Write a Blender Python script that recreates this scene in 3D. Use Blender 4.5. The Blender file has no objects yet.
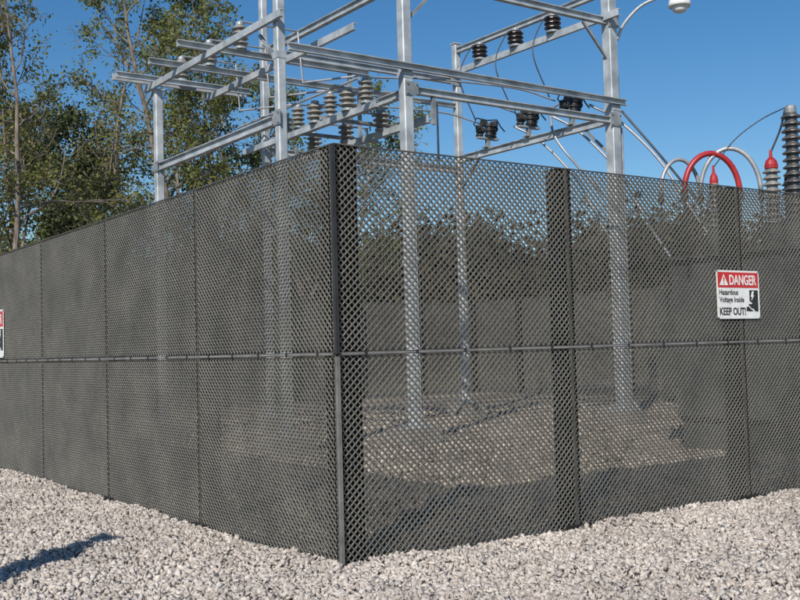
import bpy, math, random
import numpy as np
from mathutils import Vector, Matrix

scene = bpy.context.scene
COL = scene.collection
random.seed(3)
rng = np.random.default_rng(7)

# ------------------------------------------------------------------ materials
def new_mat(name):
    m = bpy.data.materials.new(name); m.use_nodes = True
    nt = m.node_tree
    b = nt.nodes["Principled BSDF"]
    return m, nt, b

def noise_mat(name, c1, c2, scale=4.0, rough=0.6, metal=0.0, bump=0.0, bscale=40.0, detail=6, lo=0.35, hi=0.65, stretch=None):
    m, nt, b = new_mat(name)
    tc = nt.nodes.new("ShaderNodeTexCoord")
    mp = nt.nodes.new("ShaderNodeMapping")
    if stretch: mp.inputs["Scale"].default_value = stretch
    nt.links.new(tc.outputs["Object"], mp.inputs["Vector"])
    n = nt.nodes.new("ShaderNodeTexNoise"); n.inputs["Scale"].default_value = scale; n.inputs["Detail"].default_value = detail
    nt.links.new(mp.outputs["Vector"], n.inputs["Vector"])
    r = nt.nodes.new("ShaderNodeValToRGB")
    r.color_ramp.elements[0].position = lo; r.color_ramp.elements[1].position = hi
    r.color_ramp.elements[0].color = (*c1, 1); r.color_ramp.elements[1].color = (*c2, 1)
    nt.links.new(n.outputs["Fac"], r.inputs["Fac"])
    nt.links.new(r.outputs["Color"], b.inputs["Base Color"])
    b.inputs["Roughness"].default_value = rough; b.inputs["Metallic"].default_value = metal
    if bump > 0:
        n2 = nt.nodes.new("ShaderNodeTexNoise"); n2.inputs["Scale"].default_value = bscale; n2.inputs["Detail"].default_value = 4
        nt.links.new(tc.outputs["Object"], n2.inputs["Vector"])
        bp = nt.nodes.new("ShaderNodeBump"); bp.inputs["Strength"].default_value = bump; bp.inputs["Distance"].default_value = 0.01
        nt.links.new(n2.outputs["Fac"], bp.inputs["Height"]); nt.links.new(bp.outputs["Normal"], b.inputs["Normal"])
    return m

def lattice_mat():
    m, nt, b = new_mat("weathered_lattice")
    g = nt.nodes.new("ShaderNodeNewGeometry")
    n = nt.nodes.new("ShaderNodeTexNoise"); n.inputs["Scale"].default_value = 2.0; n.inputs["Detail"].default_value = 6
    nt.links.new(g.outputs["Position"], n.inputs["Vector"])
    r = nt.nodes.new("ShaderNodeValToRGB")
    r.color_ramp.elements[0].position = 0.3; r.color_ramp.elements[1].position = 0.7
    r.color_ramp.elements[0].color = (0.088, 0.085, 0.074, 1); r.color_ramp.elements[1].color = (0.148, 0.141, 0.12, 1)
    nt.links.new(n.outputs["Fac"], r.inputs["Fac"])
    n2 = nt.nodes.new("ShaderNodeTexNoise"); n2.inputs["Scale"].default_value = 40; n2.inputs["Detail"].default_value = 2
    nt.links.new(g.outputs["Position"], n2.inputs["Vector"])
    mx = nt.nodes.new("ShaderNodeMix"); mx.data_type = 'RGBA'; mx.blend_type = 'MULTIPLY'; mx.inputs[0].default_value = 0.35
    r2 = nt.nodes.new("ShaderNodeValToRGB")
    r2.color_ramp.elements[0].position = 0.3; r2.color_ramp.elements[1].position = 0.7
    r2.color_ramp.elements[0].color = (0.35, 0.35, 0.35, 1); r2.color_ramp.elements[1].color = (1.6, 1.6, 1.6, 1)
    nt.links.new(n2.outputs["Fac"], r2.inputs["Fac"])
    nt.links.new(r.outputs["Color"], mx.inputs[6]); nt.links.new(r2.outputs["Color"], mx.inputs[7])
    nt.links.new(mx.outputs[2], b.inputs["Base Color"])
    b.inputs["Roughness"].default_value = 0.36
    return m

def island_mat(name, cols, rough=0.9, translucent=0.0, noise=0.0):
    m, nt, b = new_mat(name)
    g = nt.nodes.new("ShaderNodeNewGeometry")
    r = nt.nodes.new("ShaderNodeValToRGB")
    els = r.color_ramp.elements
    while len(els) < len(cols): els.new(0.5)
    for i, c in enumerate(cols):
        els[i].position = i / (len(cols) - 1); els[i].color = (*c, 1)
    nt.links.new(g.outputs["Random Per Island"], r.inputs["Fac"])
    out = r.outputs["Color"]
    if noise > 0:
        n = nt.nodes.new("ShaderNodeTexNoise"); n.inputs["Scale"].default_value = 0.9; n.inputs["Detail"].default_value = 5
        nt.links.new(g.outputs["Position"], n.inputs["Vector"])
        r2 = nt.nodes.new("ShaderNodeValToRGB")
        r2.color_ramp.elements[0].position = 0.3; r2.color_ramp.elements[1].position = 0.65
        k = 1 - noise
        r2.color_ramp.elements[0].color = (k, k, k, 1); r2.color_ramp.elements[1].color = (1.1, 1.1, 1.1, 1)
        nt.links.new(n.outputs["Fac"], r2.inputs["Fac"])
        mx = nt.nodes.new("ShaderNodeMix"); mx.data_type = 'RGBA'; mx.blend_type = 'MULTIPLY'; mx.inputs[0].default_value = 1
        nt.links.new(out, mx.inputs[6]); nt.links.new(r2.outputs["Color"], mx.inputs[7]); out = mx.outputs[2]
    nt.links.new(out, b.inputs["Base Color"])
    b.inputs["Roughness"].default_value = rough
    if translucent > 0:
        t = nt.nodes.new("ShaderNodeBsdfTranslucent"); nt.links.new(out, t.inputs["Color"])
        ms = nt.nodes.new("ShaderNodeMixShader"); ms.inputs[0].default_value = translucent
        nt.links.new(b.outputs[0], ms.inputs[1]); nt.links.new(t.outputs[0], ms.inputs[2])
        nt.links.new(ms.outputs[0], nt.nodes["Material Output"].inputs["Surface"])
    return m

M_GALV = noise_mat("galvanised_steel", (0.30, 0.33, 0.35), (0.52, 0.55, 0.57), scale=3.5, rough=0.5, metal=0.25, bump=0.15, bscale=60)
M_GALV2 = noise_mat("dull_galvanised_steel", (0.2, 0.22, 0.23), (0.36, 0.38, 0.39), scale=5, rough=0.55, metal=0.3)
M_LAT = lattice_mat()
M_FRAME = noise_mat("panel_edge_grey", (0.05, 0.049, 0.045), (0.10, 0.097, 0.088), scale=5, rough=0.6)
M_RAIL = noise_mat("rail_grey", (0.15, 0.15, 0.14), (0.26, 0.255, 0.24), scale=5, rough=0.6)
M_TRIM = noise_mat("corner_trim_grey", (0.11, 0.11, 0.10), (0.2, 0.2, 0.18), scale=7, rough=0.6)
M_POST = noise_mat("dark_post", (0.004, 0.004, 0.004), (0.009, 0.009, 0.009), scale=6, rough=0.85)
M_CLIP = noise_mat("dark_clip", (0.02, 0.02, 0.02), (0.035, 0.035, 0.035), rough=0.5)
M_CER = noise_mat("grey_porcelain", (0.17, 0.17, 0.16), (0.28, 0.27, 0.255), scale=8, rough=0.25)
M_TAUPE = noise_mat("brownish_grey_porcelain", (0.19, 0.18, 0.16), (0.31, 0.29, 0.26), scale=8, rough=0.3)
M_BROWN = noise_mat("dark_brown_porcelain", (0.018, 0.014, 0.013), (0.04, 0.03, 0.027), scale=8, rough=0.25)
M_GREYB = noise_mat("dark_grey_porcelain", (0.05, 0.05, 0.05), (0.10, 0.10, 0.10), scale=8, rough=0.3)
M_BLACK = noise_mat("black_rubber", (0.012, 0.012, 0.013), (0.03, 0.03, 0.03), rough=0.5)
M_RED = noise_mat("red_sleeve", (0.3, 0.015, 0.02), (0.42, 0.03, 0.03), rough=0.4)
M_SIGNRED = noise_mat("sign_red", (0.5, 0.02, 0.02), (0.58, 0.035, 0.03), rough=0.4)
M_WHITE = noise_mat("sign_white", (0.68, 0.68, 0.66), (0.8, 0.8, 0.78), rough=0.4, scale=9)
M_TANK = noise_mat("grey_tank_paint", (0.045, 0.048, 0.045), (0.08, 0.085, 0.08), rough=0.5, bump=0.1)
M_CONC = noise_mat("concrete", (0.22, 0.2, 0.18), (0.33, 0.31, 0.28), scale=8, rough=0.9, bump=0.4)
M_CABLE = noise_mat("grey_conductor", (0.28, 0.29, 0.31), (0.4, 0.41, 0.43), rough=0.45, metal=0.3)
M_DARKW = noise_mat("dark_wire", (0.04, 0.04, 0.045), (0.07, 0.07, 0.075), rough=0.5)
M_BARK = noise_mat("bark", (0.10, 0.08, 0.065), (0.25, 0.21, 0.175), scale=9, rough=0.95, bump=0.6, bscale=25, stretch=(1, 1, 0.3))
M_STONE = island_mat("crushed_stone", [(0.30, 0.26, 0.23), (0.43, 0.38, 0.34), (0.53, 0.475, 0.425), (0.46, 0.41, 0.365), (0.60, 0.55, 0.495), (0.37, 0.325, 0.285), (0.50, 0.45, 0.40)], rough=0.95, noise=0.22)
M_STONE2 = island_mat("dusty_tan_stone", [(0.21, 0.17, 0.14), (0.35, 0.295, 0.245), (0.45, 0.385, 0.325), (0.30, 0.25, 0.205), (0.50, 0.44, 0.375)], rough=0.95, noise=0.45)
M_LEAF_A = island_mat("olive_leaves", [(0.085, 0.105, 0.025), (0.18, 0.19, 0.045), (0.28, 0.26, 0.075), (0.13, 0.16, 0.036)], rough=0.65, translucent=0.42)
M_LEAF_B = island_mat("green_leaves", [(0.07, 0.095, 0.024), (0.15, 0.175, 0.042), (0.25, 0.245, 0.065), (0.105, 0.14, 0.034)], rough=0.65, translucent=0.4)
M_LEAF_C = island_mat("dark_leaves", [(0.022, 0.035, 0.014), (0.045, 0.06, 0.02), (0.07, 0.08, 0.03)], rough=0.8, translucent=0.2)
M_LEAF_D = island_mat("wood_leaves", [(0.022, 0.021, 0.012), (0.05, 0.039, 0.019), (0.07, 0.052, 0.025), (0.032, 0.031, 0.016)], rough=0.85, translucent=0.12)

# ------------------------------------------------------------------ mesh helpers
class MB:
    def __init__(s): s.v = []; s.f = []; s.m = []
    def add(s, vs, fs, mi=0):
        o = len(s.v); s.v += [tuple(v) for v in vs]
        s.f += [tuple(o + i for i in f) for f in fs]; s.m += [mi] * len(fs)
        return s
    def box(s, c, size, mi=0, rz=0.0):
        x, y, z = [a / 2 for a in size]
        vs = []
        cr, sr = math.cos(rz), math.sin(rz)
        for a in (-x, x):
            for b in (-y, y):
                for d in (-z, z):
                    vs.append((c[0] + a * cr - b * sr, c[1] + a * sr + b * cr, c[2] + d))
        return s.add(vs, [(0, 1, 3, 2), (4, 6, 7, 5), (0, 4, 5, 1), (2, 3, 7, 6), (0, 2, 6, 4), (1, 5, 7, 3)], mi)
    def prism(s, p0, p1, poly, up=(0, 0, 1), mi=0):
        p0 = Vector(p0); p1 = Vector(p1); d = (p1 - p0).normalized(); up = Vector(up)
        if abs(d.dot(up)) > 0.95: up = Vector((0, 1, 0))
        sd = d.cross(up).normalized(); u = sd.cross(d)
        n = len(poly)
        vs = [p0 + sd * a + u * b for a, b in poly] + [p1 + sd * a + u * b for a, b in poly]
        fs = [(i, (i + 1) % n, n + (i + 1) % n, n + i) for i in range(n)] + [tuple(range(n - 1, -1, -1)), tuple(range(n, 2 * n))]
        return s.add(vs, fs, mi)
    def cyl(s, p0, p1, r0, r1=None, n=10, mi=0):
        return s.tube([p0, p1], [r0, r0 if r1 is None else r1], n, mi)
    def tube(s, pts, r, n=8, mi=0):
        pts = [Vector(p) for p in pts]
        if not isinstance(r, (list, tuple)): r = [r] * len(pts)
        vs = []; fs = []
        prev = None
        for i, p in enumerate(pts):
            d = (pts[min(i + 1, len(pts) - 1)] - pts[max(i - 1, 0)]).normalized()
            ref = prev if prev is not None else (Vector((0, 0, 1)) if abs(d.z) < 0.9 else Vector((1, 0, 0)))
            a = (ref - d * ref.dot(d)).normalized(); prev = a
            b = d.cross(a)
            for k in range(n):
                t = 2 * math.pi * k / n
                vs.append(p + (a * math.cos(t) + b * math.sin(t)) * r[i])
        for i in range(len(pts) - 1):
            for k in range(n):
                fs.append((i * n + k, i * n + (k + 1) % n, (i + 1) * n + (k + 1) % n, (i + 1) * n + k))
        fs.append(tuple(range(n - 1, -1, -1))); fs.append(tuple((len(pts) - 1) * n + k for k in range(n)))
        return s.add(vs, fs, mi)
    def lathe(s, prof, base=(0, 0, 0), n=16, mi=0, axis=None):
        ax = Vector(axis).normalized() if axis else Vector((0, 0, 1))
        a = Vector((0, 1, 0)); a = (a - ax * a.dot(ax)).normalized(); bb = ax.cross(a); base = Vector(base)
        vs = []; fs = []
        for (r, z) in prof:
            for k in range(n):
                t = 2 * math.pi * k / n
                vs.append(base + ax * z + (a * math.cos(t) + bb * math.sin(t)) * r)
        for i in range(len(prof) - 1):
            for k in range(n):
                fs.append((i * n + k, i * n + (k + 1) % n, (i + 1) * n + (k + 1) % n, (i + 1) * n + k))
        fs.append(tuple(range(n - 1, -1, -1))); fs.append(tuple((len(prof) - 1) * n + k for k in range(n)))
        return s.add(vs, fs, mi)
    def obj(s, name, mats, parent=None, origin=(0, 0, 0), smooth=False):
        o = Vector(origin)
        me = bpy.data.meshes.new(name)
        me.from_pydata([(v[0] - o.x, v[1] - o.y, v[2] - o.z) for v in s.v], [], s.f)
        if not isinstance(mats, (list, tuple)): mats = [mats]
        for m in mats: me.materials.append(m)
        if len(mats) > 1: me.polygons.foreach_set("material_index", s.m)
        if smooth: me.polygons.foreach_set("use_smooth", [True] * len(me.polygons))
        me.update()
        ob = bpy.data.objects.new(name, me); COL.objects.link(ob)
        if parent is not None: ob.parent = parent
        else: ob.location = o
        return ob

def empty(name, loc=(0, 0, 0), rz=0.0):
    e = bpy.data.objects.new(name, None); e.location = loc; e.rotation_euler = (0, 0, rz)
    e.empty_display_size = 0.3; COL.objects.link(e); return e

def tag(o, label=None, category=None, group=None, kind=None):
    if label: o["label"] = label
    if category: o["category"] = category
    if group: o["group"] = group
    if kind: o["kind"] = kind
    return o

def dup(root, loc, rz=None):
    kids = list(root.children)
    r = root.copy(); COL.objects.link(r); r.location = loc
    if rz is not None: r.rotation_euler = (0, 0, rz)
    for k in kids:
        c = k.copy(); COL.objects.link(c); c.parent = r
        for kk in list(k.children):
            cc = kk.copy(); COL.objects.link(cc); cc.parent = c
    return r

def np_mesh(name, verts, tris, mat, nside=3, smooth=False):
    me = bpy.data.meshes.new(name)
    nv, nf = len(verts), len(tris)
    me.vertices.add(nv); me.vertices.foreach_set("co", verts.astype(np.float32).ravel())
    me.loops.add(nf * nside); me.loops.foreach_set("vertex_index", tris.astype(np.int32).ravel())
    me.polygons.add(nf)
    me.polygons.foreach_set("loop_start", np.arange(0, nf * nside, nside, dtype=np.int32))
    me.materials.append(mat)
    me.update(calc_edges=True); me.validate()
    if smooth: me.polygons.foreach_set("use_smooth", [True] * nf)
    ob = bpy.data.objects.new(name, me); COL.objects.link(ob); return ob

# ------------------------------------------------------------------ camera
CAM = Vector((-3.954, -6.306, 1.56))
F0 = Vector((0.582, 0.813, 0)).normalized(); R0 = Vector((F0.y, -F0.x, 0))
pitch = math.atan(48 / 1035.0)
Fw = F0 * math.cos(pitch) + Vector((0, 0, 1)) * math.sin(pitch)
U0 = R0.cross(Fw)
sr = 0.0275; cr = math.sqrt(1 - sr * sr)
Rr = R0 * cr - U0 * sr; Uu = U0 * cr + R0 * sr
cam = bpy.data.cameras.new("camera"); cam.sensor_width = 36; cam.lens = 36 * 1035 / 800.0; cam.clip_end = 6000
co = bpy.data.objects.new("camera", cam); COL.objects.link(co)
mt = Matrix((Rr, Uu, -Fw)).transposed().to_4x4(); mt.translation = CAM
co.matrix_world = mt
scene.camera = co

# ------------------------------------------------------------------ light
sx, sy = -0.79, -0.61; el = math.radians(38)
L = math.hypot(sx, sy); sx /= L; sy /= L
sd = Vector((sx * math.cos(el), sy * math.cos(el), math.sin(el)))
sun = bpy.data.lights.new("sun", 'SUN'); sun.energy = 4.9; sun.angle = math.radians(0.53); sun.color = (1, 0.945, 0.86)
so = bpy.data.objects.new("sun", sun); COL.objects.link(so)
so.rotation_euler = (-sd).to_track_quat('-Z', 'Y').to_euler(); so.location = (0, 0, 30)
w = bpy.data.worlds.new("World"); scene.world = w; w.use_nodes = True
nt = w.node_tree; bg = nt.nodes["Background"]
sky = nt.nodes.new("ShaderNodeTexSky"); sky.sky_type = 'NISHITA'; sky.sun_disc = False
sky.sun_elevation = el; sky.sun_rotation = math.atan2(sx, sy) % (2 * math.pi)
sky.air_density = 1.0; sky.dust_density = 0.3; sky.ozone_density = 3.0
hs = nt.nodes.new("ShaderNodeHueSaturation"); hs.inputs["Saturation"].default_value = 1.3; hs.inputs["Value"].default_value = 1.0
nt.links.new(sky.outputs[0], hs.inputs["Color"]); nt.links.new(hs.outputs[0], bg.inputs[0]); bg.inputs[1].default_value = 0.1
scene.view_settings.view_transform = 'Standard'; scene.view_settings.look = 'None'; scene.view_settings.exposure = 0

# ------------------------------------------------------------------ ground
m_ground = noise_mat("dry_grass", (0.05, 0.055, 0.02), (0.13, 0.11, 0.05), scale=0.6, rough=0.95, bump=0.5, bscale=8)
g = MB(); S = 3000
g.add([(-S, -S, 0), (S, -S, 0), (S, S, 0), (-S, S, 0)], [(0, 1, 2, 3)])
tag(g.obj("ground", m_ground), "dry grass ground reaching the horizon", "ground", kind="structure")
def bed(name, c0, c1):
    m, nt, b = new_mat(name)
    tc = nt.nodes.new("ShaderNodeTexCoord")
    v = nt.nodes.new("ShaderNodeTexVoronoi"); v.inputs["Scale"].default_value = 30
    nt.links.new(tc.outputs["Object"], v.inputs["Vector"])
    r = nt.nodes.new("ShaderNodeValToRGB"); e = r.color_ramp.elements
    e[0].color = (*c0, 1); e[1].color = (*c1, 1)
    nt.links.new(v.outputs["Color"], r.inputs["Fac"])
    n = nt.nodes.new("ShaderNodeTexNoise"); n.inputs["Scale"].default_value = .7; n.inputs["Detail"].default_value = 5
    nt.links.new(tc.outputs["Object"], n.inputs["Vector"])
    r2 = nt.nodes.new("ShaderNodeValToRGB"); r2.color_ramp.elements[0].position = .35; r2.color_ramp.elements[1].position = .6
    r2.color_ramp.elements[0].color = (.6, .58, .55, 1)
    nt.links.new(n.outputs["Fac"], r2.inputs["Fac"])
    mx = nt.nodes.new("ShaderNodeMix"); mx.data_type = 'RGBA'; mx.blend_type = 'MULTIPLY'; mx.inputs[0].default_value = 1
    nt.links.new(r.outputs["Color"], mx.inputs[6]); nt.links.new(r2.outputs["Color"], mx.inputs[7])
    nt.links.new(mx.outputs[2], b.inputs["Base Color"])
    bp = nt.nodes.new("ShaderNodeBump"); bp.inputs["Strength"].default_value = 1; bp.inputs["Distance"].default_value = 0.025; bp.invert = True
    nt.links.new(v.outputs["Distance"], bp.inputs["Height"]); nt.links.new(bp.outputs["Normal"], b.inputs["Normal"])
    b.inputs["Roughness"].default_value = 0.95
    return m
g = MB(); g.add([(-22, -22, 0.004), (34, -22, 0.004), (34, 23.5, 0.004), (-22, 23.5, 0.004)], [(0, 1, 2, 3)])
tag(g.obj("gravel_ground", bed("gravel_bed", (0.28, 0.24, 0.205), (0.5, 0.445, 0.39))), "bed of pale crushed gravel around the enclosure", "gravel ground", kind="structure")
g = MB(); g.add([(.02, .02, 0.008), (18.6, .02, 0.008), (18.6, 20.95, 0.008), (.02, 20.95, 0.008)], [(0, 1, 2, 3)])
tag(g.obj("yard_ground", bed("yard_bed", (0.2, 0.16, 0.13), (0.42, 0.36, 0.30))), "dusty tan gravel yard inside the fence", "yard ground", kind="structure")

# loose stones (one uncountable mass): angular chips
CV = np.array([(a, b_, c) for a in (-1, 1) for b_ in (-1, 1) for c in (-1, 1)], float) * .8
CF = np.array([(0, 1, 3), (0, 3, 2), (4, 6, 7), (4, 7, 5), (0, 4, 5), (0, 5, 1), (2, 3, 7), (2, 7, 6), (0, 2, 6), (0, 6, 4), (1, 5, 7), (1, 7, 3)])
temps = []
for k in range(60):
    t = CV * (rng.uniform(0.4, 1.3, (8, 1))) + rng.uniform(-0.33, 0.33, (8, 3))
    sh = rng.uniform(-.4, .4, 3)
    t[:, 0] += sh[0] * t[:, 2]; t[:, 1] += sh[1] * t[:, 2]; t[:, 0] += sh[2] * t[:, 1]
    t *= np.array([rng.uniform(0.9, 1.35), rng.uniform(0.75, 1.05), rng.uniform(0.6, 0.95)])
    temps.append(t)
temps = np.array(temps)
def rand_rot(n, tilt):
    a = rng.uniform(0, 2 * np.pi, n); ax = rng.normal(0, tilt, n); ay = rng.normal(0, tilt, n)
    ca, sa = np.cos(a), np.sin(a); Z = np.zeros((n, 3, 3)); Z[:, 0, 0] = ca; Z[:, 0, 1] = -sa; Z[:, 1, 0] = sa; Z[:, 1, 1] = ca; Z[:, 2, 2] = 1
    cx, sx_ = np.cos(ax), np.sin(ax); X = np.zeros((n, 3, 3)); X[:, 0, 0] = 1; X[:, 1, 1] = cx; X[:, 1, 2] = -sx_; X[:, 2, 1] = sx_; X[:, 2, 2] = cx
    cy, sy_ = np.cos(ay), np.sin(ay); Y = np.zeros((n, 3, 3)); Y[:, 1, 1] = 1; Y[:, 0, 0] = cy; Y[:, 0, 2] = sy_; Y[:, 2, 0] = -sy_; Y[:, 2, 2] = cy
    return X @ Y @ Z
def stones(n_try, region, keepfn, rmin, rmax, lift, bb=3.6):
    x = rng.uniform(region[0], region[1], n_try); y = rng.uniform(region[2], region[3], n_try)
    k = keepfn(x, y); x, y = x[k], y[k]; n = len(x)
    t = temps[rng.integers(0, len(temps), n)]
    s = rmin + (rmax - rmin) * rng.beta(1.5, bb, n)
    R = rand_rot(n, 0.7)
    v = np.einsum('nij,nkj->nki', R, t) * s[:, None, None]
    z = rng.uniform(0.0, lift, n) + 0.018 * np.sin(x * 2.1 + 1) * np.cos(y * 1.7) + 0.010 * np.sin(x * 5.3 + y * 4.1) + 0.008
    v[:, :, 0] += x[:, None]; v[:, :, 1] += y[:, None]; v[:, :, 2] += z[:, None]
    return v
fx, fy = F0.x, F0.y
def dep(x, y): return (x - CAM.x) * fx + (y - CAM.y) * fy
def lat(x, y): return (x - CAM.x) * fy - (y - CAM.y) * fx
def keep_out(x, y):
    d = dep(x, y); l = np.abs(lat(x, y))
    dens = np.clip(1.3 - d / 22, 0.3, 1)
    return (d > 4.6) & (l < 0.5 * d + 0.8) & ((x < -0.03) | (y < -0.03)) & (rng.uniform(0, 1, len(x)) < dens)
def keep_in(x, y):
    d = dep(x, y); l = np.abs(lat(x, y))
    return (d < 26) & (l < 0.48 * d + 0.5) & (x > 0.2) & (y > 0.2)
V1 = stones(520000, (-9, 9, -5, 13), keep_out, 0.009, 0.034, 0.026)
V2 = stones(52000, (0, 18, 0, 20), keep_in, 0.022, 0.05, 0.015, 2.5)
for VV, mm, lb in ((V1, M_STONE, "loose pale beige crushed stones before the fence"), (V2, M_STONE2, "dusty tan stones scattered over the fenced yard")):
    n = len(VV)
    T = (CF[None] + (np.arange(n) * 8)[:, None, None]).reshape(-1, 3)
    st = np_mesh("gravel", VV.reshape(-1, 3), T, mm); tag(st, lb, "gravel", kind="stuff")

# ------------------------------------------------------------------ lattice panel mesh
PW, PH = 2.33, 1.53
FB = 0.010
def lattice_mesh():
    nx, nz = 40, 27
    wi, hi = PW - 0.006 - 2 * FB, PH - 0.008 - 2 * FB
    p, q = wi / nx, hi / nz
    hw = 0.0052; dp = 0.0072
    mb_v = []; mb_f = []
    offo = [(p / 2, 0), (p / 4, q / 4), (0, q / 2), (-p / 4, q / 4), (-p / 2, 0), (-p / 4, -q / 4), (0, -q / 2), (p / 4, -q / 4)]
    s2 = hw * 1.4142
    cx, cz = p / 2 - s2 * 1.15, q / 2 - s2 * 1.15
    mx_, mz_ = p / 4 - s2 / 2, q / 4 - s2 / 2
    offi = [(cx, 0), (mx_, mz_), (0, cz), (-mx_, mz_), (-cx, 0), (-mx_, -mz_), (0, -cz), (mx_, -mz_)]
    for par in (0, 1):
        for i in range(nx + (0 if par == 0 else -1)):
            for j in range(nz + (0 if par == 0 else -1)):
                x = -wi / 2 + (i + 0.5 + 0.5 * par) * p; z = -hi / 2 + (j + 0.5 + 0.5 * par) * q
                o = len(mb_v)
                for yy in (-dp, dp):
                    for a, c in offo: mb_v.append((x + a, yy, z + c))
                    for a, c in offi: mb_v.append((x + a, yy * 0.78, z + c))
                for k in range(8):
                    k2 = (k + 1) % 8
                    mb_f.append((o + k, o + k2, o + 8 + k2, o + 8 + k))
                    mb_f.append((o + 16 + k2, o + 16 + k, o + 24 + k, o + 24 + k2))
                    mb_f.append((o + 8 + k, o + 8 + k2, o + 24 + k2, o + 24 + k))
    ob = np_mesh("lattice", np.array(mb_v), np.array(mb_f), M_LAT, nside=4)
    me = ob.data; bpy.data.objects.remove(ob)
    return me
LM = lattice_mesh()
def edge_mesh():
    b = MB(); W, H = PW - 0.006, PH - 0.008; t = 0.018
    b.box((0, 0, H / 2 - FB / 2), (W, t, FB)); b.box((0, 0, -H / 2 + FB / 2), (W, t, FB))
    b.box((-W / 2 + FB / 2, 0, 0), (FB, t - 0.002, H - 2 * FB)); b.box((W / 2 - FB / 2, 0, 0), (FB, t - 0.002, H - 2 * FB))
    o = b.obj("edge", M_FRAME); me = o.data; bpy.data.objects.remove(o); return me
EM = edge_mesh()
def clip_mesh():
    b = MB(); b.box((0, 0, 0), (0.022, 0.006, 0.034)); b.cyl((0, -0.007, 0.01), (0, 0.007, 0.01), 0.006, n=6); b.cyl((0, -0.007, -0.01), (0, 0.007, -0.01), 0.006, n=6)
    o = b.obj("clip", M_CLIP); me = o.data; bpy.data.objects.remove(o); return me
CM = clip_mesh()
def post_mesh(wd=0.14, h=3.04):
    b = MB(); c = 0.012; w2 = wd / 2
    poly = [(-w2 + c, -w2), (w2 - c, -w2), (w2, -w2 + c), (w2, w2 - c), (w2 - c, w2), (-w2 + c, w2), (-w2, w2 - c), (-w2, -w2 + c)]
    b.prism((0, 0, 0), (0, 0, h), poly)
    b.box((0, 0, h + 0.006), (wd + 0.008, wd + 0.008, 0.012)); b.box((0, 0, 0.03), (wd + 0.12, wd + 0.12, 0.02))
    o = b.obj("post", M_POST); me = o.data; bpy.data.objects.remove(o); return me
PM = post_mesh(.16); PMC = post_mesh(.2)

def put(name, me, parent, loc, rot=(0, 0, 0)):
    o = bpy.data.objects.new(name, me); COL.objects.link(o); o.parent = parent; o.location = loc; o.rotation_euler = rot; return o

def fence(loc, rz, n, inside, label, clips=True, start_post=True):
    root = empty("perimeter_fence", loc, rz)
    tag(root, label, "fence", group="lattice screen fences of the enclosure")
    for i in range(n):
        for t in range(2):
            pn = put("lattice_panel", LM, root, (PW * (i + 0.5), 0, 0.0 + PH * (t + 0.5)))
            put("panel_edge", EM, pn, (0, 0, 0))
        if clips:
            for k in range(5):
                put("clip", CM, root, (PW * (i + 0.1 + 0.2 * k), -inside * 0.0135, PH), (0, 0, 0 if inside > 0 else math.pi))
    for i in range(0 if start_post else 1, n + 1):
        if i == 0: put("post", PMC, root, (0.113, inside * 0.113, 0.0))
        else: put("post", PM, root, (PW * i, inside * 0.094, 0.0))
    b = MB(); b.box((PW * n / 2, -inside * .0101, PH), (PW * n - 0.05, 0.002, 0.013))
    b.obj("rail", M_RAIL, parent=root)
    return root
NX, NY = 8, 9
XE, YE = NX * PW, NY * PW
fr = fence((0.0, 0, 0), 0, NX, 1, "dark grey diamond lattice fence with two panel tiers and danger sign")
fl = fence((0.0, 0.03, 0), math.pi / 2, NY, -1, "dark grey diamond lattice fence beside loose gravel and trees", start_post=False)
fb = fence((0, YE + 0.05, 0), 0, NX, -1, "dark lattice fence closing the enclosure before the trees", clips=False, start_post=False)
fe = fence((XE + 0.05, 0, 0), math.pi / 2, NY, 1, "dark lattice fence closing the enclosure beside open land", clips=False, start_post=False)
b = MB()
b.box((-0.0145, 0.0, 0.76), (0.006, 0.03, 1.5)); b.box((-0.002, -0.0145, 0.76), (0.017, 0.006, 1.498))
b.obj("corner_trim", M_TRIM, parent=fr)
b = MB()
b.box((-0.0145, 0.0, 2.29), (0.006, 0.028, 1.52)); b.box((-0.002, -0.0145, 2.29), (0.017, 0.006, 1.518))
b.obj("corner_trim", M_CLIP, parent=fr)

# ------------------------------------------------------------------ danger sign
def text_mesh(body, size, off=0.0):
    c = bpy.data.curves.new("t", 'FONT'); c.body = body; c.size = size; c.extrude = 0.0008; c.offset = off; c.align_x = 'LEFT'
    c.resolution_u = 4
    o = bpy.data.objects.new("t", c); COL.objects.link(o)
    bpy.context.view_layer.update()
    dg = bpy.context.evaluated_depsgraph_get()
    me = bpy.data.meshes.new_from_object(o.evaluated_get(dg))
    bpy.data.objects.remove(o); return me
def text_part(name, body, x, z, width, height, mat, parent, y, off=0.0):
    me = text_mesh(body, 1.0, off)
    xs = [v.co.x for v in me.vertices]; ys = [v.co.y for v in me.vertices]
    x0, x1, y0, y1 = min(xs), max(xs), min(ys), max(ys)
    for v in me.vertices:
        a = (v.co.x - x0) / (x1 - x0) * width; c = (v.co.y - y0) / (y1 - y0) * height
        v.co = (x + a, y + v.co.z, z + c)
    me.materials.clear(); me.materials.append(mat)
    o = bpy.data.objects.new(name, me); COL.objects.link(o); o.parent = parent; return o
SW, SH = 0.66, 0.47
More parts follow.
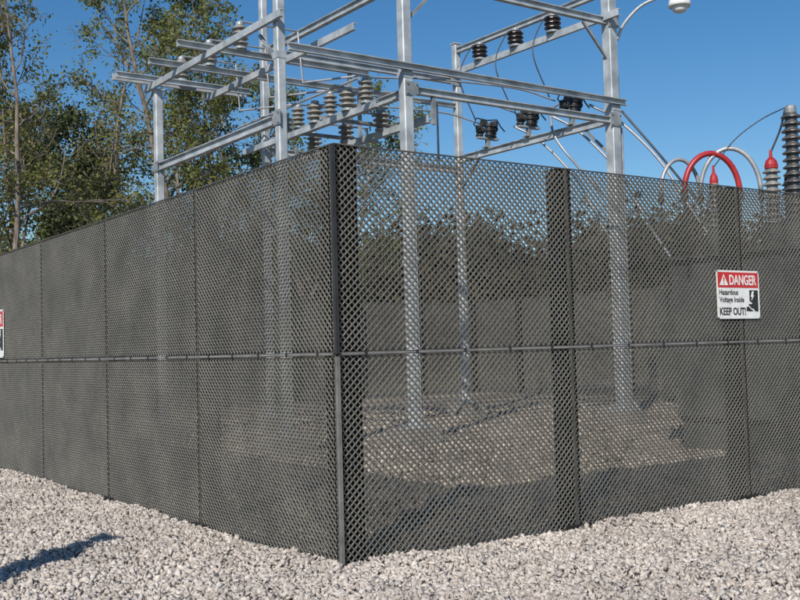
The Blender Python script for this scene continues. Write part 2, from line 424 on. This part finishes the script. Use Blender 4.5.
def sign(loc, rz, label, sc=1.0):
    root = empty("danger_sign", loc, rz); tag(root, label, "sign", group="danger signs fixed to the fence"); root.scale = (sc, 1, sc)
    def flat(name, poly, y0, y1, mat):
        n = len(poly); b = MB()
        b.add([(a, y0, c) for a, c in poly] + [(a, y1, c) for a, c in poly],
              [tuple(range(n)), tuple(range(2 * n - 1, n - 1, -1))] + [(i, n + i, n + (i + 1) % n, (i + 1) % n) for i in range(n)])
        return b.obj(name, mat, parent=root)
    W2, H2 = SW / 2, SH / 2; c = 0.02
    flat("board", [(-W2 + c, -H2), (W2 - c, -H2), (W2, -H2 + c), (W2, H2 - c), (W2 - c, H2), (-W2 + c, H2), (-W2, H2 - c), (-W2, -H2 + c)], -0.004, 0, M_WHITE)
    flat("red_band", [(-W2 + .016, H2 - .168), (W2 - .016, H2 - .168), (W2 - .016, H2 - .018), (-W2 + .016, H2 - .018)], -0.006, -0.0045, M_SIGNRED)
    flat("warning_triangle", [(-W2 + .04, H2 - .145), (-W2 + .17, H2 - .145), (-W2 + .105, H2 - .038)], -0.008, -0.0065, M_WHITE)
    flat("exclamation_mark", [(-W2 + .099, H2 - .112), (-W2 + .111, H2 - .112), (-W2 + .115, H2 - .068), (-W2 + .095, H2 - .068)], -0.010, -0.0085, M_SIGNRED)
    flat("exclamation_mark", [(-W2 + .098, H2 - .135), (-W2 + .112, H2 - .135), (-W2 + .112, H2 - .121), (-W2 + .098, H2 - .121)], -0.010, -0.0085, M_SIGNRED)
    text_part("lettering", "DANGER", -W2 + .19, H2 - .143, 0.42, 0.1, M_WHITE, root, -0.0085, 0.02)
    text_part("lettering", "Hazardous", -W2 + .03, H2 - .238, 0.29, 0.052, M_BLACK, root, -0.0065, 0.015)
    text_part("lettering", "Voltage Inside", -W2 + .03, H2 - .325, 0.38, 0.068, M_BLACK, root, -0.0065, 0.015)
    text_part("lettering", "KEEP OUT!", -W2 + .03, H2 - .435, 0.40, 0.075, M_BLACK, root, -0.0065, 0.025)
    x0, x1, z0, z1 = W2 - .215, W2 - .025, -H2 + .07, -H2 + .28
    def P(u, v): return (x0 + (x1 - x0) * u, z0 + (z1 - z0) * v)
    flat("pictogram", [P(.28, .48), P(.28, 1), P(1, 1), P(1, .0), P(.72, .0), P(.62, .12), P(.45, .14), P(.2, .3), P(.22, .36), P(.42, .34), P(.52, .4)], -0.006, -0.0045, M_BLACK)
    flat("pictogram_hand", [P(.0, .02), P(.34, .0), P(.6, .02), P(.4, .1), P(.16, .24), P(.02, .2)], -0.006, -0.0045, M_BLACK)
    flat("pictogram_bolt", [P(.5, .95), P(.38, .68), P(.5, .7), P(.42, .5), P(.68, .77), P(.56, .76), P(.66, .95)], -0.008, -0.0065, M_WHITE)
    for sx_ in (-1, 1):
        for sz_ in (-1, 1):
            bb = MB(); bb.cyl((sx_ * (W2 - .012), -0.010, sz_ * (H2 - .012)), (sx_ * (W2 - .012), 0.02, sz_ * (H2 - .012)), 0.007, n=8); bb.obj("bolt", M_GALV2, parent=root)
    return root
sign((4.61, -0.018, 1.99), 0, "white danger sign with red band bolted to lattice fence")
sign((-0.018, 9.27, 1.92), -math.pi / 2, "large white danger sign with red band on the fence by trees", 1.45)

# ------------------------------------------------------------------ steel frame
XB, XA, XC, XD, YF, YR = 3.5, 5.72, 5.8, 10.6, 7.0, 11.6
frame = empty("substation_frame", (3.4, 7.0, 0)); tag(frame, "galvanised steel substation frame of columns and crossbeams inside the fence", "steel frame")
FO = (3.4, 7.0, 0)
def hsec(w, h, t=0.014):
    a, c = w / 2, h / 2
    return [(-a, -c), (a, -c), (a, -c + t), (t / 2, -c + t), (t / 2, c - t), (a, c - t), (a, c), (-a, c), (-a, c - t), (-t / 2, c - t), (-t / 2, -c + t), (-a, -c + t)]
def csec(w, h, t=0.014, s=1):
    a, c = w / 2, h / 2
    p = [(-a, -c), (a, -c), (a, -c + t), (-a + t, -c + t), (-a + t, c - t), (a, c - t), (a, c), (-a, c)]
    return p if s > 0 else [(-x, y) for x, y in reversed(p)]
def rect(w, h): return [(-w / 2, -h / 2), (w / 2, -h / 2), (w / 2, h / 2), (-w / 2, h / 2)]
def column(x, y, h, w=0.18):
    b = MB(); c = 0.015; a = w / 2
    poly = [(-a + c, -a), (a - c, -a), (a, -a + c), (a, a - c), (a - c, a), (-a + c, a), (-a, a - c), (-a, -a + c)]
    b.prism((x, y, 0.32), (x, y, h), poly)
    b.box((x, y, h + 0.01), (w + .04, w + .04, .02))
    b.box((x, y, 0.31), (w + .22, w + .22, .03))
    for sx_ in (-1, 1):
        for sy_ in (-1, 1): b.cyl((x + sx_ * (a + .07), y + sy_ * (a + .07), .3), (x + sx_ * (a + .07), y + sy_ * (a + .07), .40), .016, n=6)
    for zz in (h * .33, h * .66): b.box((x, y, zz), (w + .014, w + .014, .1))
    b.obj("steel_column", M_GALV, parent=frame, origin=FO)
    f = MB(); f.prism((x, y, 0.0), (x, y, 0.295), rect(.62, .62)); f.obj("concrete_footing", M_CONC, parent=frame, origin=FO)
def beam(p0, p1, w=0.10, h=0.12, kind='H', mat=None):
    b = MB()
    sec = hsec(w, h) if kind == 'H' else (csec(w, h) if kind == 'C' else (csec(w, h, s=-1) if kind == 'D' else rect(w, h)))
    b.prism(p0, p1, sec)
    return b.obj("crossbeam", mat or M_GALV, parent=frame, origin=FO)
def plate(c, s):
    b = MB(); b.box(c, s)
    for a in (-.35, .35):
        for d in (-.35, .35):
            if s[1] < s[0]: b.cyl((c[0] + a * s[0], c[1] - .03, c[2] + d * s[2]), (c[0] + a * s[0], c[1] + .03, c[2] + d * s[2]), .014, n=6)
            else: b.cyl((c[0] - .03, c[1] + a * s[1], c[2] + d * s[2]), (c[0] + .03, c[1] + a * s[1], c[2] + d * s[2]), .014, n=6)
    b.obj("gusset_plate", M_GALV2, parent=frame, origin=FO)
column(XB, YF, 9.0, .14); column(XC, YF, 9.0, .175); column(XD, YF, 9.0, .21)
column(XB, YR, 6.42, .145); column(XA, YR, 9.0, .135); column(XD, YR, 8.35, .15)
# Y beams
beam((XB, YF + .07, 5.0), (XB, YR - .08, 5.0), .1, .14)
beam((XB - .12, YF - .3, 6.485), (XB - .12, YR + .3, 6.485), .06, .11, 'C')
beam((XB + 1.15, YF - .3, 6.485), (XB + 1.15, YR + .3, 6.485), .06, .11, 'C')
beam((XC, YF + .09, 5.66), (XC, YR + .1, 5.66), .1, .13)
beam((6.35, YF + .1, 5.32), (6.35, YR + .1, 5.32), .08, .12, 'C')
beam((5.3, YF + .1, 5.45), (5.3, YR + .1, 5.45), .06, .10, 'C')
beam((XD, YF + .11, 5.74), (XD, YR - .08, 5.74), .11, .15)
beam((XD - .15, YF - .4, 7.66), (XD - .15, YR + .4, 7.66), .07, .13, 'C')
beam((XD, YF + .11, 8.2), (XD, YR - .08, 8.2), .1, .12)
# X beams
beam((2.67, 11.49, 6.60), (5.35, 11.49, 6.60), .06, .11, 'C'); beam((2.67, 11.71, 6.60), (5.35, 11.71, 6.60), .06, .11, 'D')
beam((2.85, 10.4, 6.60), (7.4, 10.4, 6.60), .09, .11, 'C')
beam((2.85, 9.2, 6.60), (6.6, 9.2, 6.60), .09, .11, 'C')
beam((XB + .08, YF - .13, 6.06), (XD + .25, YF - .13, 6.06), .07, .11, 'C')
beam((XC + .1, YF, 5.72), (XD - .11, YF, 5.72), .1, .12)
beam((XC + .1, YF, 7.6), (XD - .11, YF, 7.6), .1, .13)
beam((XB + .08, YF, 7.6), (XC - .1, YF, 7.6), .1, .13)
beam((XA + .075, YR, 7.5), (XD - .08, YR, 7.5), .1, .12)
beam((XA + .075, YR, 6.95), (XD - .08, YR, 6.95), .08, .10, 'C')
beam((XA + .075, YR, 5.5), (XD - .08, YR, 5.5), .09, .12)
beam((XC, YF + .1, 7.5), (XC, YR - .07, 7.5), .1, .13)
for yy in (8.75, 10.0): beam((5.25, yy, 5.54), (7.3, yy, 5.54), .06, .06, 'R', M_GALV2)
# braces
for (p, q) in [((XD - .1, YF, 6.9), (XD - .7, YF, 7.5)), ((XC + .1, YF, 6.9), (XC + .7, YF, 7.5)), ((XD, YF + .1, 5.1), (XD, YF + .7, 5.66)), ((XD, YR - .1, 5.1), (XD, YR - .7, 5.66)), ((XB, YF + .1, 5.9), (XB, YF + .6, 6.4))]:
    b = MB(); b.prism(p, q, rect(.045, .045)); b.obj("brace", M_GALV2, parent=frame, origin=FO)
for c, s in [((XD - .03, YF - .115, 5.72), (.28, .012, .26)), ((XC + .05, YF - .098, 5.72), (.26, .012, .22)), ((XD, YF - .115, 7.6), (.28, .012, .26)), ((XB - .08, YF, 5.0), (.012, .24, .22)), ((XB - .08, YR, 5.0), (.012, .22, .2)), ((XA + .05, YR - .075, 7.5), (.26, .012, .22)), ((XD - .1, YR - .082, 7.5), (.26, .012, .22))]:
    plate(c, s)
for xx, yy, za, zb_ in ((6.35, YF, 5.2, 5.655), (6.35, YR - .12, 5.2, 5.6), (6.2, 9.26, 5.6, 6.545), (7.2, 10.46, 5.57, 6.545)):
    b = MB(); b.prism((xx, yy, za), (xx, yy, zb_), rect(.06, .06)); b.obj("hanger", M_GALV2, parent=frame, origin=FO)
for k, (dx, r_) in enumerate([(.145, .028), (.21, .02)]):
    b = MB(); b.cyl((XD + dx, YF - .03, 0.05), (XD + dx, YF - .03, 6.6 - k), r_, n=10); b.obj("conduit", M_GALV2, parent=frame, origin=FO)

# ------------------------------------------------------------------ insulators
def shed_profile(r, rc, h, n):
    pr = []; dz = h / n
    for i in range(n):
        z = i * dz
        pr += [(rc, z), (rc, z + dz * .2), (r, z + dz * .34), (r * .98, z + dz * .5), (rc * 1.1, z + dz * .8)]
    pr.append((rc, h)); return pr
def insulator(loc, r=.115, h=.36, n=4, mat=M_CER, label="", group="", name="post_insulator", core=.6):
    b = MB(); b.lathe(shed_profile(r, r * core, h, n), (0, 0, .06), n=18); o = b.obj(name, mat, smooth=False)
    o.location = loc
    c = MB(); c.lathe([(r * .8, 0), (r * .8, .03), (r * .5, .06), (r * .45, .062)], n=14); c.obj("metal_base", M_GALV2, parent=o)
    c = MB(); c.lathe([(r * .42, 0), (r * .5, .01), (r * .45, .06), (r * .2, .07)], (0, 0, .06 + h), n=14); c.obj("metal_cap", M_GALV2, parent=o)
    tag(o, label, "insulator", group)
    return o
grp = "grey post insulators on the steel crossbeams"
i0 = insulator((3.98, 9.2, 6.66), r=.14, h=.34, n=4, mat=M_TAUPE, label="chunky grey ribbed porcelain insulator standing on a steel crossarm", group=grp)
for yy in (10.4, 11.6): dup(i0, (3.98, yy, 6.66))
i1 = insulator((5.8, 8.15, 5.73), r=.125, h=.34, n=4, mat=M_TAUPE, label="brownish grey ribbed insulator on a longitudinal steel beam", group=grp)
for yy in (9.3, 10.45): dup(i1, (5.8, yy, 5.73))
i2 = insulator((6.35, 8.5, 5.38), r=.15, h=.27, n=3, mat=M_TAUPE, label="squat brownish grey ribbed insulator on the lower steel beam", group=grp)
for yy in (9.65, 10.8): dup(i2, (6.35, yy, 5.38))
for yy in (7.95, 9.0, 10.1): dup(i2, (5.3, yy, 5.5))
i3 = insulator((10.45, 8.35, 7.73), r=.17, h=.26, n=3, mat=M_BROWN, label="dark brown insulator on the upper steel beam", group="dark insulators on the upper beam", core=.75)
for yy in (9.45, 10.6): dup(i3, (10.45, yy, 7.73))

def cutout(loc):
    o = MB()
    for dx, dy, r_, h_ in ((-.2, .03, .085, .26), (0, -.05, .1, .3), (.19, .04, .085, .24)):
        o.lathe(shed_profile(r_, r_ * .72, h_, 3), (dx, dy, .22), n=14)
    o.lathe(shed_profile(.075, .055, .2, 3), (.1, 0, .4), n=12, axis=(.9, .2, .25))
    o.lathe(shed_profile(.075, .055, .2, 3), (-.1, 0, .36), n=12, axis=(-.9, -.1, .1))
    o.box((0, 0, .50), (.36, .12, .07), rz=.1); o.box((-.08, .02, .56), (.12, .1, .08)); o.box((.17, -.03, .53), (.09, .14, .11), rz=.4)
    ob = o.obj("fuse_switch", M_BLACK); ob.location = loc
    s = MB(); s.prism((0, 0, 0), (0, 0, .18), rect(.08, .08)); s.box((0, 0, .012), (.24, .16, .024)); s.box((0, 0, .2), (.56, .1, .04)); s.obj("stand", M_GALV2, parent=ob)
    a = MB(); a.tube([(-.28, 0, .40), (-.38, 0, .48), (-.3, 0, .62), (0, 0, .60), (.28, 0, .64), (.38, 0, .50), (.54, .05, .42)], .015, n=6); a.obj("contact_arm", M_BLACK, parent=ob)
    tag(ob, "compact black fuse switch cluster on a short steel stand", "switch", "fuse switches on the steel frame")
    return ob
c0 = cutout((10.6, 8.05, 5.83))
for yy in (9.3, 10.6): dup(c0, (10.6, yy, 5.83))

# ------------------------------------------------------------------ conductors
def curve_pts(ctrl, n=18):
    P = [Vector(p) for p in ctrl]; P = [P[0] * 2 - P[1]] + P + [P[-1] * 2 - P[-2]]
    out = []
    for i in range(1, len(P) - 2):
        for k in range(n):
            t = k / n
            a, b_, c, d = P[i - 1], P[i], P[i + 1], P[i + 2]
            out.append(0.5 * ((2 * b_) + (-a + c) * t + (2 * a - 5 * b_ + 4 * c - d) * t * t + (-a + 3 * b_ - 3 * c + d) * t ** 3))
    out.append(P[-2]); return out
def wire(ctrl, r, mat, label, name="cable", cat="cable", group=None, n=10):
    b = MB(); b.tube(curve_pts(ctrl, n), r, n=8); o = b.obj(name, mat, origin=ctrl[0], smooth=True)
    tag(o, label, cat, group); return o
gb = "pipe conductors on the insulators"
for y0 in (8.15, 9.3, 10.45):
    wire([(5.8, y0, 6.18), (6.3, y0 + .2, 6.28), (7.4, y0 + .2, 6.40), (9.3, y0 + .1, 6.45), (10.25, y0, 6.3)], .018, M_CABLE, "thin grey conductor linking insulators to switches", group="grey jumper conductors")
for y0 in (9.2, 10.4, 11.6):
    b = MB(); b.tube([(3.98, y0, 7.10), (3.98, y0, 7.14), (5.1, y0, 7.14), (5.1, y0 - .15, 6.2), (5.7, y0 - 1.1, 6.19)], .02, n=8)
    o = b.obj("bus_pipe", M_CABLE, origin=(3.96, y0, 7.12)); tag(o, "grey rigid pipe conductor on ribbed insulators", "pipe", gb)
for (y0, x0_) in ((8.5, 6.35), (9.65, 6.35), (10.8, 6.35)):
    b = MB(); b.tube([(x0_, y0, 5.77), (x0_, y0, 5.98), (7.6, y0, 5.98), (7.6, y0, 4.9)], .022, n=8)
    o = b.obj("bus_pipe", M_CABLE, origin=(x0_, y0, 5.84)); tag(o, "grey rigid pipe conductor bent down from insulator", "pipe", gb)
for xx, za, zb_ in ((6.35, 5.78, 5.85), (5.3, 5.90, 5.98)):
    b = MB(); b.tube([(xx, 7.6, za), (xx, 7.6, zb_), (xx, 11.9, zb_)], .022, n=8)
    o = b.obj("bus_pipe", M_CABLE, origin=(xx, 7.6, 5.84)); tag(o, "long grey pipe busbar over the squat insulators", "pipe", gb)
for k, y0 in enumerate((8.35, 9.45, 10.6)):
    wire([(10.45, y0, 8.08), (10.1, y0 - .1, 7.9), (9.75, y0 - .15, 7.2), (10.1, y0 - .2, 6.35)], .013, M_DARKW, "slack dark jumper wire between insulator and switch", group="dark jumper wires")
    wire([(11.1, y0 - .3, 6.3), (11.4, y0 - .8, 5.9), (11.6, y0 - 1.6, 5.0), (11.5, y0 - 2.4, 3.9), (11.0, y0 - 3.4, 3.0)], .026, M_CABLE, "grey cable sagging from the switch toward the transformer", group="sagging grey cables")
wire([(10.2, 8.0, 6.2), (9.6, 7.6, 5.9), (9.3, 7.2, 5.3), (9.6, 6.8, 4.6), (10.3, 6.6, 3.9)], .024, M_CABLE, "grey cable looping under the steel beam", group="sagging grey cables")
wire([(10.75, 6.9, 5.9), (10.9, 6.2, 5.0), (10.4, 5.2, 4.2), (9.6, 4.2, 3.6)], .022, M_DARKW, "dark cable dropping from the tall column", group="dark jumper wires")

# ------------------------------------------------------------------ lamp
lamp = empty("flood_lamp", (10.75, 6.95, 7.3)); LO = (10.75, 6.95, 7.3); tag(lamp, "white dome lamp on a curved arm fixed to the column", "lamp")
b = MB(); b.tube(curve_pts([(10.72, 6.93, 7.25), (10.8, 6.8, 7.55), (11.0, 6.55, 7.85), (11.25, 6.25, 7.98), (11.4, 6.08, 7.95)], 6), .03, n=8); b.obj("lamp_arm", M_GALV, parent=lamp, origin=LO, smooth=True)
b = MB(); b.lathe([(.07, .22), (.1, .16), (.19, .1), (.21, 0), (.19, -.03)][::-1], (11.45, 6.02, 7.78), n=18); b.obj("lamp_shade", M_WHITE, parent=lamp, origin=LO, smooth=True)
b = MB(); b.lathe([(.03, -.14), (.12, -.11), (.15, -.03)], (11.45, 6.02, 7.78), n=16); b.obj("lamp_lens", M_WHITE, parent=lamp, origin=LO, smooth=True)

# ------------------------------------------------------------------ transformer with bushings
TO = (9.0, 2.6, 0)
tr = empty("transformer", TO); tag(tr, "grey oil transformer with ribbed bushings behind the lattice fence", "transformer")
b = MB(); c = .08
b.prism((9.0, 1.7, 1.6), (9.0, 3.5, 1.6), [(-1.1 + c, -1.2), (1.1 - c, -1.2), (1.1, -1.2 + c), (1.1, 1.1 - c), (1.1 - c, 1.1), (-1.1 + c, 1.1), (-1.1, 1.1 - c), (-1.1, -1.2 + c)])
b.box((9.0, 2.6, 2.73), (2.36, 1.96, .05)); b.obj("tank", M_TANK, parent=tr, origin=TO)
for sgn in (-1, 1):
    b = MB()
    for k in range(12): b.box((8.15 + k * .155, 2.6 + sgn * 1.16, 1.5), (.03, .42, 1.7))
    b.cyl((8.05, 2.6 + sgn * 1.16, 2.3), (9.95, 2.6 + sgn * 1.16, 2.3), .05, n=8); b.cyl((8.05, 2.6 + sgn * 1.16, .75), (9.95, 2.6 + sgn * 1.16, .75), .05, n=8)
    b.obj("radiator", M_TANK, parent=tr, origin=TO)
b = MB(); b.box((9.0, 2.6, .2), (2.1, 1.7, .38)); b.obj("skid_base", M_TANK, parent=tr, origin=TO)
def bushing(x, y, z0, h, r, mat, cap, capr=.6, n=9, blunt=False):
    o = MB(); o.lathe(shed_profile(r, r * .6, h, n), (x, y, z0), n=18); ob = o.obj("bushing", mat, parent=tr, origin=TO)
    q = MB(); q.lathe([(r * capr, 0), (r * capr, .05), (r * capr * .9, .09), (r * .3, .10)] if blunt else [(r * capr, 0), (r * capr, .05), (r * capr * .8, .11), (r * .2, .16), (r * .15, .26)], (x, y, z0 + h), n=14); q.obj("bushing_cap", cap, parent=ob, origin=TO)
    t = MB(); t.lathe([(r * 1.1, -.4), (r * 1.1, -.02), (r * .7, 0)], (x, y, z0), n=14); t.obj("turret", M_TANK, parent=tr, origin=TO)
def plan(px, d):
    u = (px - 400) / 1035.0
    return CAM.x + d * (F0.x + u * R0.x), CAM.y + d * (F0.y + u * R0.y)
bushing(7.97, 2.77, 3.1, .62, .10, M_CER, M_RED)
bushing(8.45, 2.18, 3.1, .78, .12, M_CER, M_RED, .75)
bushing(8.72, 2.1, 3.1, .60, .10, M_CER, M_BROWN, .6)
bushing(8.35, 1.78, 3.1, 1.46, .13, M_GREYB, M_GALV2, .6, 15, True)
def hoop(cx, cy, zb, rx, rz_, r, mat, label, tilt=0.0, leg=.3):
    pts = []
    for k in range(19):
        t = math.pi * k / 18
        a = -math.cos(t) * rx
        pts.append((cx + R0.x * a + F0.x * a * tilt, cy + R0.y * a + F0.y * a * tilt, zb + math.sin(t) * rz_))
    b = MB(); b.tube(pts, r, n=10)
    o = b.obj("cable_loop", mat, origin=pts[0], smooth=True)
    tag(o, label, "cable", "cable loops above the transformer")
    for e_ in (pts[0], pts[-1]):
        q = MB(); q.cyl(e_, (e_[0], e_[1], 2.76), r * .6, n=8); q.cyl((e_[0], e_[1], e_[2] - .12), e_, r * 1.35, n=10); q.obj("cable_end", M_BLACK, parent=o, origin=pts[0])
hx, hy = 7.9, 2.75
hoop(hx, hy, 3.60, .40, .54, .04, M_RED, "thick red sleeved cable loop arching above the transformer", .15)
hoop(hx + .19, hy - .16, 3.58, .40, .62, .032, M_CABLE, "thick grey cable loop beside the red one", -.15)
hoop(hx - .3, hy + .3, 3.58, .30, .5, .028, M_CABLE, "smaller grey cable loop next to the red one", .3)
wire([(8.45, 2.18, 4.1), (8.5, 2.05, 4.4), (8.42, 1.9, 4.65), (8.35, 1.78, 4.66)], .014, M_DARKW, "thin dark lead between transformer bushings", group="dark jumper wires")
wire([(7.97, 2.77, 3.95), (8.1, 2.5, 4.3), (8.3, 2.2, 4.55), (8.35, 1.8, 4.66)], .008, M_DARKW, "thin dark wire rising to the tall bushing", group="dark jumper wires")

# ------------------------------------------------------------------ trees
def leaf_quads(centers, size, spread, per):
    n = len(centers) * per
    c = np.repeat(np.array(centers), per, axis=0) + rng.normal(0, spread, (n, 3))
    a = rng.normal(0, 1, (n, 3)); a /= np.linalg.norm(a, axis=1)[:, None]
    b = rng.normal(0, 1, (n, 3)); b = np.cross(a, b); b /= np.linalg.norm(b, axis=1)[:, None]
    s = size * rng.uniform(.6, 1.25, n)[:, None]
    nn = np.cross(a, b)
    V = np.stack([c - a * s * .5, c + b * s * .32 + nn * s * .06, c + a * s * .5, c - b * s * .32 + nn * s * .06], axis=1)
    Fq = (np.array([[0, 1, 2, 3]])[None] + (np.arange(n) * 4)[:, None, None]).reshape(-1, 4)
    return V.reshape(-1, 3), Fq
def tree(loc, H, seed, label, mat, trunk_r=.2, spread=.34, nl1=16, nl2=6, nl3=5, per=5, size=.11, lspread=.16, rise=.75, first=.18, lean=(0, 0), forks=1, cat="tree", prob=.8):
    rd = random.Random(seed); root = empty("tree", loc); tag(root, label, cat, "trees around the enclosure")
    tb = MB(); leaves = []
    def branch(p, d, ln, r, lvl, nseg):
        pts = [p.copy()]; rs = [r]; dirs = [d.copy()]
        for i in range(nseg):
            wob = .06 if lvl == 0 else .16
            d = (d + Vector((rd.gauss(0, wob), rd.gauss(0, wob), rd.gauss(0, wob) + (.05 if lvl else 0)))).normalized()
            p = p + d * ln / nseg; pts.append(p.copy()); dirs.append(d.copy()); rs.append(r * (1 - .85 * (i + 1) / nseg) + .004)
        tb.tube(pts, rs, n=(9 if lvl == 0 else 6 if lvl == 1 else 4)); return pts, dirs, rs
    def at(pts, dirs, rs, t):
        f = t * (len(pts) - 1); i = min(int(f), len(pts) - 2); k = f - i
        return pts[i].lerp(pts[i + 1], k), dirs[i + 1], rs[i] * (1 - k) + rs[i + 1] * k
    def side(d, ang):
        a = Vector((rd.gauss(0, 1), rd.gauss(0, 1), rd.gauss(0, .6))); a = (a - d * a.dot(d)).normalized()
        return (d * math.cos(ang) + a * math.sin(ang)).normalized()
    stems = []
    for f in range(forks):
        d0 = Vector((lean[0] + rd.gauss(0, .09) * (forks > 1) * 1.6, lean[1] + rd.gauss(0, .09) * (forks > 1) * 1.6, 1)).normalized()
        stems.append(branch(Vector((0, 0, -.1)) + Vector((rd.gauss(0, .1), rd.gauss(0, .1), 0)) * (forks > 1), d0, H * (.95 if f == 0 else rd.uniform(.7, .9)), trunk_r * (1 if f == 0 else .7), 0, 12))
    for st_ in stems:
        for i in range(nl1 // forks):
            t = first + (.98 - first) * (i + rd.random() * .8) / (nl1 // forks)
            p, d, r = at(*st_, t); L1 = H * spread * (1.05 - .65 * t) * rd.uniform(.7, 1.25)
            d1 = side(d, math.radians(rd.uniform(35, 65))); d1.z = abs(d1.z) * rise + .12; d1.normalize()
            b1 = branch(p, d1, L1, max(r * .5, .008 if H < 3 else .018), 1, 7)
            for j in range(nl2):
                p2, d2, r2 = at(*b1, rd.uniform(.25, 1)); b2 = branch(p2, side(d2, math.radians(rd.uniform(25, 60))), L1 * rd.uniform(.3, .5), max(r2 * .5, .003 if H < 3 else .01), 2, 5)
                thin = rd.random() < prob
                for k in range(nl3):
                    p3, d3, r3 = at(*b2, rd.uniform(.3, 1)); b3 = branch(p3, side(d3, math.radians(rd.uniform(25, 70))), L1 * rd.uniform(.12, .24), .002 if H < 3 else .007, 3, 3)
                    for q in (0, .33, .66, 1):
                        if thin and rd.random() < .8: leaves.append(tuple(at(*b3, q)[0]))
                if thin: leaves.append(tuple(b2[0][-1]))
    tb.obj("trunk", M_BARK, parent=root)
    V, Fq = leaf_quads(leaves, size, lspread, per)
    cr_ = np_mesh("crown", V, Fq, mat, nside=4); cr_.parent = root
    return root
def at_px(px, d):
    x, y = plan(px, d); return (x, y, 0)
tree(at_px(38, 29), 14.2, 11, "slender tree with sparse olive autumn leaves and bare twigs", M_LEAF_A, .11, spread=.27, nl1=28, nl2=6, nl3=5, per=4, size=.125, forks=2, first=.2, prob=.72)
tree(at_px(-30, 31), 14.0, 21, "open tree with thin olive yellow foliage", M_LEAF_A, .10, spread=.29, nl1=26, nl2=6, nl3=5, per=4, size=.125, forks=2, first=.2, prob=.72)
tree(at_px(92, 36), 15.5, 31, "tall slender tree with airy yellow green leaves", M_LEAF_A, .10, spread=.19, nl1=24, nl2=5, nl3=5, per=3, size=.13, forks=2, first=.32, prob=.7)
tree(at_px(205, 37), 18.8, 41, "tall leafy green tree standing behind the steel frame", M_LEAF_B, .15, spread=.22, nl1=36, nl2=6, nl3=5, per=4, size=.15, forks=3, first=.24, prob=.82)
tree(at_px(262, 42), 20.0, 47, "tall yellow green tree with a broad airy crown", M_LEAF_B, .15, spread=.22, nl1=34, nl2=6, nl3=5, per=4, size=.16, forks=3, first=.22, prob=.78)
tree(at_px(322, 40), 15.0, 51, "green tree with thinning leaves behind the steel frame", M_LEAF_B, .13, spread=.24, nl1=28, nl2=6, nl3=5, per=4, size=.15, forks=2, first=.24, prob=.82)
tree(at_px(106, 46), 12.8, 61, "low rounded dark green tree beyond the fence", M_LEAF_C, .15, spread=.32, nl1=28, nl2=7, nl3=5, per=7, size=.19, lspread=.26, first=.2, prob=1)
tree(at_px(10, 50), 9.0, 71, "low bushy green tree beyond the fence", M_LEAF_B, .12, spread=.38, nl1=22, nl2=6, nl3=5, per=5, size=.18, lspread=.28, first=.12)
tree((-3.08, 0.52, 0), 2.6, 81, "unseen leafy sapling added to cast a shadow on the gravel", M_LEAF_B, .022, spread=.09, nl1=18, nl2=5, nl3=4, per=4, size=.06, lspread=.03, first=.4, cat="sapling", prob=1)  # stand-in outside the view, added only to throw a shadow across the gravel

# far wood, reads as one mass
cen = []
for i in range(1300):
    ang = rng.uniform(-38, 40); d = rng.uniform(58, 92)
    l_ = math.tan(math.radians(ang)) * d
    hmax = (9.0 if ang > -4 else 8.0) + 1.2 * math.sin(ang * .55) + 0.9 * math.sin(ang * 1.7) + rng.normal(0, .8)
    bx = CAM.x + F0.x * d + R0.x * l_; by = CAM.y + F0.y * d + R0.y * l_
    for k in range(10):
        z = rng.uniform(.2, hmax * d / 77)
        cen.append((bx + rng.normal(0, 1.3), by + rng.normal(0, 1.3), z))
V, Fq = leaf_quads(cen, .55, .65, 15)
wd = np_mesh("distant_wood", V, Fq, M_LEAF_D, nside=4); tag(wd, "distant brown green wood beyond the enclosure", "wood", kind="stuff")
